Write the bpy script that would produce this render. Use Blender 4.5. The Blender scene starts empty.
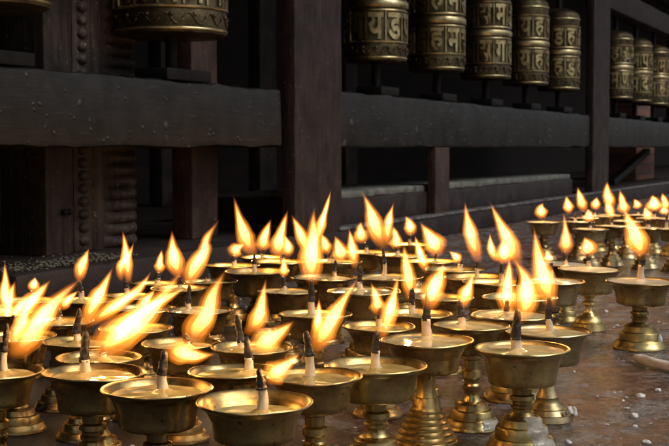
import bpy, bmesh, math, random
from mathutils import Vector, Matrix, noise

random.seed(11)
R = math.radians
sc = bpy.context.scene
COL = sc.collection

# ------------------------------------------------------------------ materials
def new_mat(name):
    m = bpy.data.materials.new(name); m.use_nodes = True
    nt = m.node_tree; nt.nodes.clear()
    out = nt.nodes.new('ShaderNodeOutputMaterial')
    return m, nt, out

def N(nt, kind, **kw):
    n = nt.nodes.new(kind)
    for k, v in kw.items():
        if k.startswith('i_'): n.inputs[k[2:].replace('_', ' ')].default_value = v
        else: setattr(n, k, v)
    return n

def ramp(nt, src, stops):
    r = nt.nodes.new('ShaderNodeValToRGB')
    e = r.color_ramp.elements
    while len(e) < len(stops): e.new(0.5)
    for el, (p, c) in zip(e, stops):
        el.position = p; el.color = (c[0], c[1], c[2], 1) if isinstance(c, tuple) else (c, c, c, 1)
    nt.links.new(src, r.inputs[0]); return r

def coords(nt, scale=(1, 1, 1), world=False):
    """object coordinates, shifted per object so that copies differ; world=True uses the point in space"""
    mp = nt.nodes.new('ShaderNodeMapping'); mp.inputs['Scale'].default_value = scale
    if world:
        g = nt.nodes.new('ShaderNodeNewGeometry'); nt.links.new(g.outputs['Position'], mp.inputs[0])
    else:
        t = nt.nodes.new('ShaderNodeTexCoord'); nt.links.new(t.outputs['Object'], mp.inputs[0])
        oi = nt.nodes.new('ShaderNodeObjectInfo')
        mu = N(nt, 'ShaderNodeMath', operation='MULTIPLY'); mu.inputs[1].default_value = 7.0
        nt.links.new(oi.outputs['Random'], mu.inputs[0]); nt.links.new(mu.outputs[0], mp.inputs['Location'])
    return mp.outputs[0]

def noise_tex(nt, co, scale, detail=6, rough=0.6):
    n = N(nt, 'ShaderNodeTexNoise'); n.inputs['Scale'].default_value = scale
    n.inputs['Detail'].default_value = detail; n.inputs['Roughness'].default_value = rough
    nt.links.new(co, n.inputs['Vector']); return n.outputs['Fac']

def mix(nt, fac, a, b):
    m = N(nt, 'ShaderNodeMix', data_type='RGBA')
    for s, v in ((6, a), (7, b)):
        if isinstance(v, tuple): m.inputs[s].default_value = (*v, 1)
        else: nt.links.new(v, m.inputs[s])
    if isinstance(fac, float): m.inputs[0].default_value = fac
    else: nt.links.new(fac, m.inputs[0])
    return m.outputs[2]

def bump(nt, h, strength, dist):
    b = N(nt, 'ShaderNodeBump'); b.inputs['Strength'].default_value = strength; b.inputs['Distance'].default_value = dist
    nt.links.new(h, b.inputs['Height']); return b.outputs[0]

def surf(nt, out, color, rough=0.5, metal=0.0, normal=None, spec=0.5):
    p = nt.nodes.new('ShaderNodeBsdfPrincipled')
    for key, v in (('Base Color', color), ('Roughness', rough), ('Metallic', metal)):
        if isinstance(v, tuple): p.inputs[key].default_value = (*v, 1)
        elif isinstance(v, (int, float)): p.inputs[key].default_value = v
        else: nt.links.new(v, p.inputs[key])
    p.inputs['Specular IOR Level'].default_value = spec
    if normal is not None: nt.links.new(normal, p.inputs['Normal'])
    nt.links.new(p.outputs[0], out.inputs['Surface']); return p

def mat_metal(name, bright, dull, r0, r1, scale=40, cover=(0.35, 0.65), metal=1.0, bumps=0.15):
    m, nt, out = new_mat(name); co = coords(nt)
    n = noise_tex(nt, co, scale); f = ramp(nt, n, [(cover[0], 0.0), (cover[1], 1.0)])
    col = mix(nt, f.outputs[0], bright, dull)
    n2 = noise_tex(nt, co, scale * 6, 4)
    spots = ramp(nt, n2, [(0.62, 0.0), (0.70, 1.0)])
    col = mix(nt, spots.outputs[0], col, tuple(c * 0.35 for c in dull))
    rr = ramp(nt, n, [(0.3, r0), (0.7, r1)])
    tn = noise_tex(nt, co, scale * 0.45, 5, 0.7); tone = ramp(nt, tn, [(0.38, (0.48, 0.43, 0.38)), (0.60, (1.0, 1.0, 1.0))])
    mu = N(nt, 'ShaderNodeMix', data_type='RGBA', blend_type='MULTIPLY'); mu.inputs[0].default_value = 1.0
    nt.links.new(col, mu.inputs[6]); nt.links.new(tone.outputs[0], mu.inputs[7])
    surf(nt, out, mu.outputs[2], rr.outputs[0], metal, bump(nt, n2, bumps, 0.0006)); return m

M = {}
M['brass'] = mat_metal('lamp_brass', (0.78, 0.57, 0.235), (0.50, 0.38, 0.16), 0.20, 0.46)
M['dark_brass'] = mat_metal('sooty_brass', (0.62, 0.45, 0.195), (0.33, 0.25, 0.115), 0.19, 0.44)
M['olive_brass'] = mat_metal('old_olive_brass', (0.74, 0.60, 0.275), (0.47, 0.39, 0.18), 0.22, 0.46)
M['pale_brass'] = mat_metal('pale_brass', (0.70, 0.58, 0.33), (0.46, 0.39, 0.22), 0.26, 0.48)
M['wheel_drum'] = mat_metal('aged_bronze', (0.15, 0.12, 0.06), (0.05, 0.04, 0.024), 0.4, 0.6, 30, metal=0.85, bumps=0.5)
M['wheel_relief'] = mat_metal('rubbed_bronze', (0.60, 0.51, 0.27), (0.38, 0.32, 0.165), 0.3, 0.5, 50)
M['wheel_ring'] = mat_metal('polished_ring', (0.70, 0.60, 0.34), (0.47, 0.40, 0.215), 0.27, 0.44, 40)

def mat_oil(name, deep, pale, rough):
    m, nt, out = new_mat(name); co = coords(nt)
    n = noise_tex(nt, co, 60, 4); f = ramp(nt, n, [(0.40, 0.0), (0.62, 1.0)])
    col = mix(nt, f.outputs[0], deep, pale)
    p = surf(nt, out, col, rough, 0.0, bump(nt, noise_tex(nt, co, 70, 2), 0.05, 0.0004), 0.55)
    p.inputs['Subsurface Weight'].default_value = 0.25
    p.inputs['Subsurface Radius'].default_value = (0.006, 0.004, 0.0015)
    p.inputs['Subsurface Scale'].default_value = 1.0
    return m
M['butter0'] = mat_oil('molten_butter', (0.27, 0.220, 0.08), (0.40, 0.340, 0.15), 0.03)
M['butter1'] = mat_oil('pale_molten_butter', (0.34, 0.315, 0.175), (0.48, 0.45, 0.285), 0.05)
M['butter3'] = mat_oil('setting_butter', (0.47, 0.45, 0.34), (0.58, 0.56, 0.45), 0.25)

def mat_simple(name, a, b, scale, rough, bstr=0.3, bdist=0.001, spec=0.5, world=False, metal=0.0):
    m, nt, out = new_mat(name); co = coords(nt, world=world)
    n = noise_tex(nt, co, scale); f = ramp(nt, n, [(0.35, 0.0), (0.68, 1.0)])
    surf(nt, out, mix(nt, f.outputs[0], a, b), rough, metal, bump(nt, n, bstr, bdist), spec); return m
M['wick'] = mat_simple('waxed_cotton', (0.48, 0.37, 0.24), (0.62, 0.53, 0.38), 90, 0.4)
M['char'] = mat_simple('charred_cotton', (0.004, 0.0035, 0.004), (0.014, 0.010, 0.010), 300, 0.55, 0.9, 0.002)
M['wax'] = mat_simple('white_wax', (0.60, 0.57, 0.52), (0.74, 0.72, 0.68), 120, 0.4, 0.4, 0.002)
M['wax_film'] = mat_simple('grey_wax_film', (0.24, 0.21, 0.155), (0.46, 0.43, 0.37), 90, 0.22, 0.5, 0.0012)
M['grain'] = mat_simple('rice_grain', (0.06, 0.058, 0.042), (0.15, 0.142, 0.105), 60, 0.5)

# black painted rail with hardened drips
def mat_rail():
    m, nt, out = new_mat('blackened_timber'); co = coords(nt)
    st = coords(nt, (1.6, 18, 18))
    grain = noise_tex(nt, st, 7, 8, 0.72); n = noise_tex(nt, co, 16, 8, 0.7)
    col = mix(nt, ramp(nt, n, [(0.36, 0.0), (0.64, 1.0)]).outputs[0], (0.0026, 0.0023, 0.0021), (0.0145, 0.0132, 0.0125))
    scr = ramp(nt, grain, [(0.58, 0.0), (0.70, 0.8)]); col = mix(nt, scr.outputs[0], col, (0.035, 0.031, 0.028))
    hs_ = []
    for scl, rad_, lo, hi in ((26, 0.28, 0.54, 0.60), (58, 0.26, 0.53, 0.60)):
        v = N(nt, 'ShaderNodeTexVoronoi'); v.inputs['Scale'].default_value = scl; nt.links.new(co, v.inputs['Vector'])
        drop = ramp(nt, v.outputs['Distance'], [(0.0, 1.0), (rad_ * 0.6, 0.8), (rad_, 0.0)])
        gate = ramp(nt, noise_tex(nt, co, scl * 0.35, 2), [(lo, 0.0), (hi, 1.0)])
        mm = N(nt, 'ShaderNodeMath', operation='MULTIPLY'); nt.links.new(drop.outputs[0], mm.inputs[0]); nt.links.new(gate.outputs[0], mm.inputs[1]); hs_.append(mm)
    mx = N(nt, 'ShaderNodeMath', operation='MAXIMUM'); nt.links.new(hs_[0].outputs[0], mx.inputs[0]); nt.links.new(hs_[1].outputs[0], mx.inputs[1])
    dust = N(nt, 'ShaderNodeMath', operation='MULTIPLY'); nt.links.new(mx.outputs[0], dust.inputs[0]); dust.inputs[1].default_value = 0.7
    col = mix(nt, dust.outputs[0], col, (0.060, 0.058, 0.057))
    add = N(nt, 'ShaderNodeMath', operation='MULTIPLY_ADD'); nt.links.new(grain, add.inputs[0]); add.inputs[1].default_value = 0.35; nt.links.new(mx.outputs[0], add.inputs[2])
    surf(nt, out, col, 0.42, 0.0, bump(nt, add.outputs[0], 0.8, 0.0045), 0.28); return m
M['rail'] = mat_rail()

def mat_timber(name, a, b, rough=0.6, drops=True):
    m, nt, out = new_mat(name); st = coords(nt, (16, 16, 1.3)); co = coords(nt)
    g = noise_tex(nt, st, 8, 7, 0.65)
    col = mix(nt, ramp(nt, g, [(0.3, 0.0), (0.7, 1.0)]).outputs[0], a, b)
    s = ramp(nt, noise_tex(nt, co, 120, 3), [(0.64, 0.0), (0.70, 1.0)])
    col = mix(nt, s.outputs[0], col, tuple(min(1, c * 2.4 + 0.02) for c in b))
    pt = ramp(nt, noise_tex(nt, co, 14, 7, 0.7), [(0.40, 0.75), (0.60, 0.0)]); col = mix(nt, pt.outputs[0], col, tuple(c * 0.6 for c in a))
    surf(nt, out, col, rough, 0.0, bump(nt, g, 0.6, 0.003), 0.22); return m
M['maroon'] = mat_timber('maroon_timber', (0.013, 0.0085, 0.0078), (0.048, 0.032, 0.029))
M['red_timber'] = mat_timber('reddish_timber', (0.034, 0.021, 0.018), (0.072, 0.045, 0.039))
M['carved'] = mat_timber('old_carved_timber', (0.009, 0.0068, 0.006), (0.046, 0.034, 0.029))
M['pilaster'] = mat_timber('brightened_carved_timber', (0.013, 0.0098, 0.0085), (0.105, 0.078, 0.066))  # carved timber with its colour raised, as little light reaches the left recess
M['black_iron'] = mat_simple('black_iron', (0.004, 0.004, 0.004), (0.010, 0.009, 0.009), 40, 0.6, spec=0.15)
M['plinth'] = mat_simple('sooty_stone', (0.012, 0.009, 0.0088), (0.036, 0.027, 0.027), 14, 0.55, 0.5, 0.006, spec=0.25)
M['pale_slab'] = mat_simple('dusty_slab', (0.05, 0.051, 0.047), (0.18, 0.186, 0.168), 30, 0.7, 0.5, 0.004)
M['edge_glint'] = mat_simple('worn_edge_glint', (0.03, 0.028, 0.027), (0.20, 0.195, 0.19), 26, 0.4, 0.4, 0.002)  # pale worn stone tone that also paints thin bright glints on the edge
M['roof'] = mat_simple('shade_roof_boards', (0.010, 0.008, 0.007), (0.02, 0.016, 0.014), 6, 0.8)

def mat_brick(name, k):
    m, nt, out = new_mat(name); co = coords(nt)
    sw = N(nt, 'ShaderNodeSeparateXYZ'); nt.links.new(co, sw.inputs[0])
    cb = N(nt, 'ShaderNodeCombineXYZ'); nt.links.new(sw.outputs[0], cb.inputs[0]); nt.links.new(sw.outputs[2], cb.inputs[1])
    b = N(nt, 'ShaderNodeTexBrick'); b.inputs['Scale'].default_value = 1.0
    b.inputs['Brick Width'].default_value = 0.2; b.inputs['Row Height'].default_value = 0.055; b.inputs['Mortar Size'].default_value = 0.006
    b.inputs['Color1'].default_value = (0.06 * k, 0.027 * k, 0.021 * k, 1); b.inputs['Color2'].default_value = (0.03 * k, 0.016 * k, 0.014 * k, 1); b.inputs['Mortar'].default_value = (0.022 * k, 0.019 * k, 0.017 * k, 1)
    nt.links.new(cb.outputs[0], b.inputs['Vector'])
    surf(nt, out, b.outputs['Color'], 0.8, 0.0, bump(nt, b.outputs['Fac'], -0.6, 0.004), 0.3); return m
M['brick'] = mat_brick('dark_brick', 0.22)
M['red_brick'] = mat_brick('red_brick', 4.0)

def mat_floor():
    m, nt, out = new_mat('waxy_stone_floor'); co = coords(nt, world=True)
    big = noise_tex(nt, co, 11, 8, 0.72); mid = noise_tex(nt, co, 48, 9, 0.78); fine = noise_tex(nt, co, 300, 6, 0.75)
    red = mix(nt, ramp(nt, mid, [(0.38, 0.0), (0.60, 1.0)]).outputs[0], (0.034, 0.021, 0.017), (0.33, 0.145, 0.078))
    grey = mix(nt, ramp(nt, fine, [(0.40, 0.0), (0.62, 1.0)]).outputs[0], (0.065, 0.060, 0.062), (0.46, 0.44, 0.44))
    a = N(nt, 'ShaderNodeMath', operation='ADD'); nt.links.new(big, a.inputs[0])
    b2 = N(nt, 'ShaderNodeMath', operation='MULTIPLY'); nt.links.new(mid, b2.inputs[0]); b2.inputs[1].default_value = 0.6
    nt.links.new(b2.outputs[0], a.inputs[1])
    film = ramp(nt, a.outputs[0], [(0.77, 0.0), (0.87, 1.0)])
    col = mix(nt, film.outputs[0], red, grey)
    v = N(nt, 'ShaderNodeTexVoronoi'); v.inputs['Scale'].default_value = 75; v.inputs['Randomness'].default_value = 1.0
    nz_ = N(nt, 'ShaderNodeTexNoise'); nz_.inputs['Scale'].default_value = 60; nt.links.new(co, nz_.inputs['Vector']); wv = mix(nt, 0.012, co, nz_.outputs['Color']); nt.links.new(wv, v.inputs['Vector'])
    spot = ramp(nt, v.outputs['Distance'], [(0.10, 1.0), (0.24, 0.0)])
    gate = ramp(nt, noise_tex(nt, co, 26, 4), [(0.52, 0.0), (0.60, 1.0)])
    sp = N(nt, 'ShaderNodeMath', operation='MULTIPLY'); nt.links.new(spot.outputs[0], sp.inputs[0]); nt.links.new(gate.outputs[0], sp.inputs[1])
    col = mix(nt, sp.outputs[0], col, (0.46, 0.44, 0.42))
    fs = ramp(nt, noise_tex(nt, co, 620, 3, 0.6), [(0.63, 0.0), (0.70, 0.8)]); col = mix(nt, fs.outputs[0], col, (0.40, 0.385, 0.37))
    ck = noise_tex(nt, co, 22, 7, 0.75); crack = ramp(nt, ck, [(0.47, 0.0), (0.495, 0.85), (0.505, 0.85), (0.53, 0.0)])
    col = mix(nt, crack.outputs[0], col, (0.020, 0.014, 0.012))
    sx = N(nt, 'ShaderNodeSeparateXYZ'); nt.links.new(co, sx.inputs[0])
    l1 = N(nt, 'ShaderNodeMath', operation='MULTIPLY_ADD'); nt.links.new(sx.outputs[1], l1.inputs[0]); l1.inputs[1].default_value = 0.10; nt.links.new(sx.outputs[0], l1.inputs[2])
    l2 = N(nt, 'ShaderNodeMath', operation='MULTIPLY_ADD'); nt.links.new(big, l2.inputs[0]); l2.inputs[1].default_value = 0.35; nt.links.new(l1.outputs[0], l2.inputs[2])
    soak = ramp(nt, l2.outputs[0], [(0.20, 1.0), (0.36, 0.0)])
    sk = N(nt, 'ShaderNodeMath', operation='MULTIPLY'); nt.links.new(soak.outputs[0], sk.inputs[0]); sk.inputs[1].default_value = 0.82
    col = mix(nt, sk.outputs[0], col, (0.022, 0.015, 0.012))
    rr0 = ramp(nt, mid, [(0.42, 0.09), (0.60, 0.48)])
    rr = N(nt, 'ShaderNodeMix', data_type='RGBA'); nt.links.new(sk.outputs[0], rr.inputs[0]); nt.links.new(rr0.outputs[0], rr.inputs[6]); rr.inputs[7].default_value = (0.12, 0.12, 0.12, 1)
    h = N(nt, 'ShaderNodeMath', operation='ADD'); nt.links.new(mid, h.inputs[0]); nt.links.new(fine, h.inputs[1])
    h2 = N(nt, 'ShaderNodeMath', operation='ADD'); nt.links.new(h.outputs[0], h2.inputs[0]); nt.links.new(sp.outputs[0], h2.inputs[1])
    surf(nt, out, col, rr.outputs[2], 0.0, bump(nt, h2.outputs[0], 0.9, 0.005), 0.5); return m
M['floor'] = mat_floor()

# a flame is a glowing volume: the thicker the gas, the whiter it looks; dim near the wick and at the tip
def mat_flame(name, gain, cols, lev):
    m, nt, out = new_mat(name)
    t = N(nt, 'ShaderNodeTexCoord'); s = N(nt, 'ShaderNodeSeparateXYZ'); nt.links.new(t.outputs['Object'], s.inputs[0])
    c = ramp(nt, s.outputs[2], cols)
    k = ramp(nt, s.outputs[2], lev)
    mp = N(nt, 'ShaderNodeMapping'); mp.inputs['Scale'].default_value = (9, 9, 1.6); nt.links.new(t.outputs['Object'], mp.inputs[0])
    oi = N(nt, 'ShaderNodeObjectInfo'); sc_ = N(nt, 'ShaderNodeMath', operation='MULTIPLY'); sc_.inputs[1].default_value = 31.0
    nt.links.new(oi.outputs['Random'], sc_.inputs[0]); nt.links.new(sc_.outputs[0], mp.inputs['Location'])
    st = ramp(nt, noise_tex(nt, mp.outputs[0], 1.0, 2, 0.5), [(0.33, 0.6), (0.62, 1.15)])
    m0 = N(nt, 'ShaderNodeMath', operation='MULTIPLY'); nt.links.new(k.outputs[0], m0.inputs[0]); nt.links.new(st.outputs[0], m0.inputs[1])
    mu = N(nt, 'ShaderNodeMath', operation='MULTIPLY'); mu.inputs[1].default_value = gain; nt.links.new(m0.outputs[0], mu.inputs[0])
    e = N(nt, 'ShaderNodeEmission'); nt.links.new(c.outputs[0], e.inputs['Color']); nt.links.new(mu.outputs[0], e.inputs['Strength'])
    nt.links.new(e.outputs[0], out.inputs['Volume']); return m
# slim flames burn as bright as thick ones, so the glow per depth falls with the thickness
FLAMES = []
for width in (4.0, 5.5, 7.5, 10.0, 13.5):
    k_ = (7.5 / width) ** 0.9
    FLAMES.append((width,
        mat_flame('flame_fringe', 105.0 * k_, [(0.0, (1.0, 0.22, 0.015)), (0.4, (1.0, 0.27, 0.022)), (1.0, (1.0, 0.20, 0.012))], [(0.0, 0.15), (0.14, 0.5), (0.4, 1.0), (0.8, 1.0), (1.0, 0.25)]),
        mat_flame('flame_mantle', 190.0 * k_, [(0.0, (1.0, 0.28, 0.025)), (0.4, (1.0, 0.40, 0.055)), (1.0, (1.0, 0.32, 0.03))], [(0.0, 0.06), (0.12, 0.25), (0.34, 0.9), (0.8, 1.0), (1.0, 0.6)]),
        mat_flame('flame_heart', 980.0 * k_, [(0.0, (1.0, 0.42, 0.08)), (0.35, (1.0, 0.52, 0.14)), (0.7, (1.0, 0.52, 0.15)), (1.0, (1.0, 0.42, 0.08))], [(0.0, 0.02), (0.12, 0.10), (0.34, 0.7), (0.6, 1.0), (0.85, 0.7), (1.0, 0.3)])))

# ------------------------------------------------------------------ mesh helpers
def link(name, me, mat, parent=None, smooth=True):
    o = bpy.data.objects.new(name, me); COL.objects.link(o)
    if mat is not None: me.materials.append(mat)
    if smooth:
        for p in me.polygons: p.use_smooth = True
    if parent is not None: o.parent = parent
    return o

def from_bm(name, bm, mat, parent=None, smooth=True, sharp=None):
    bmesh.ops.recalc_face_normals(bm, faces=bm.faces)
    me = bpy.data.meshes.new(name); bm.to_mesh(me); bm.free()
    o = link(name, me, mat, parent, smooth)
    if sharp: me.set_sharp_from_angle(angle=R(sharp))
    return o

def tag(o, label=None, cat=None, group=None, kind=None):
    if label: o['label'] = label
    if cat: o['category'] = cat
    if group: o['group'] = group
    if kind: o['kind'] = kind
    return o

def empty(name, loc, rz=0.0):
    o = bpy.data.objects.new(name, None); COL.objects.link(o)
    o.location = loc; o.rotation_euler = (0, 0, rz); o.empty_display_size = 0.02; return o

def lathe(bm, prof, seg=48, wob=0.0, seed=0, off=(0, 0, 0)):
    """rings of a turned profile [(r, z)], first and last closed when r == 0"""
    rings = []
    for r, z in prof:
        if r < 1e-6: rings.append([bm.verts.new((off[0], off[1], z + off[2]))]); continue
        ring = []
        for i in range(seg):
            a = 2 * math.pi * i / seg
            k = 1 + wob * noise.noise((math.cos(a) * 1.4 + seed, math.sin(a) * 1.4, z * 30))
            ring.append(bm.verts.new((off[0] + r * k * math.cos(a), off[1] + r * k * math.sin(a), z + off[2])))
        rings.append(ring)
    for a, b in zip(rings, rings[1:]):
        for i in range(seg):
            j = (i + 1) % seg
            if len(a) == 1 and len(b) == 1: continue
            if len(a) == 1: bm.faces.new((a[0], b[i], b[j]))
            elif len(b) == 1: bm.faces.new((a[i], a[j], b[0]))
            else: bm.faces.new((a[i], a[j], b[j], b[i]))
    return rings

def box(bm, x0, x1, y0, y1, z0, z1, bev=0.0, cuts=0):
    vs = [bm.verts.new(p) for p in ((x0, y0, z0), (x1, y0, z0), (x1, y1, z0), (x0, y1, z0), (x0, y0, z1), (x1, y0, z1), (x1, y1, z1), (x0, y1, z1))]
    fs = [bm.faces.new([vs[i] for i in f]) for f in ((3, 2, 1, 0), (4, 5, 6, 7), (0, 1, 5, 4), (1, 2, 6, 5), (2, 3, 7, 6), (3, 0, 4, 7))]
    if bev:
        es = list({e for f in fs for e in f.edges})
        bmesh.ops.bevel(bm, geom=es, offset=bev, segments=2, affect='EDGES', profile=0.6)
    return fs

def worn(o, amp, freq=9.0, cuts=0):
    """unevenness of hand-hewn timber"""
    me = o.data
    for v in me.vertices:
        n = noise.noise_vector(v.co * freq) * 0.6 + noise.noise_vector(v.co * freq * 3.7) * 0.4
        v.co += n * amp

def tube(bm, pts, rad, seg=12, squash=1.0, lump=0.0, seed=0.0, flat_end=False):
    """closed swept tube along world-space points, elliptic in depth"""
    rings = []
    n = len(pts)
    for i, p in enumerate(pts):
        t = (pts[min(i + 1, n - 1)] - pts[max(i - 1, 0)]).normalized()
        side = t.cross(Vector((0, 1, 0)))
        side = side.normalized() if side.length > 1e-4 else Vector((1, 0, 0))
        dep = side.cross(t).normalized()
        r = rad[i]; ring = []
        for k in range(seg):
            a = 2 * math.pi * k / seg
            rr = r * (1 + lump * noise.noise((math.cos(a) * 1.7 + seed, math.sin(a) * 1.7 + i * 0.24, seed * 3)))
            ring.append(bm.verts.new(p + side * rr * math.cos(a) + dep * rr * squash * math.sin(a)))
        rings.append(ring)
    for a, b in zip(rings, rings[1:]):
        for k in range(seg): bm.faces.new((a[k], a[(k + 1) % seg], b[(k + 1) % seg], b[k]))
    bm.faces.new(rings[0][::-1]); bm.faces.new(rings[-1])

def spline(pts, n):
    P = [pts[0] * 2 - pts[1]] + pts + [pts[-1] * 2 - pts[-2]]
    out = []
    segs = len(pts) - 1
    for i in range(n + 1):
        u = i / n * segs; k = min(int(u), segs - 1); t = u - k
        a, b, c, d = P[k:k + 4]
        out.append(0.5 * ((2 * b) + (c - a) * t + (2 * a - 5 * b + 4 * c - d) * t * t + (3 * b - a - 3 * c + d) * t ** 3))
    return out

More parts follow.
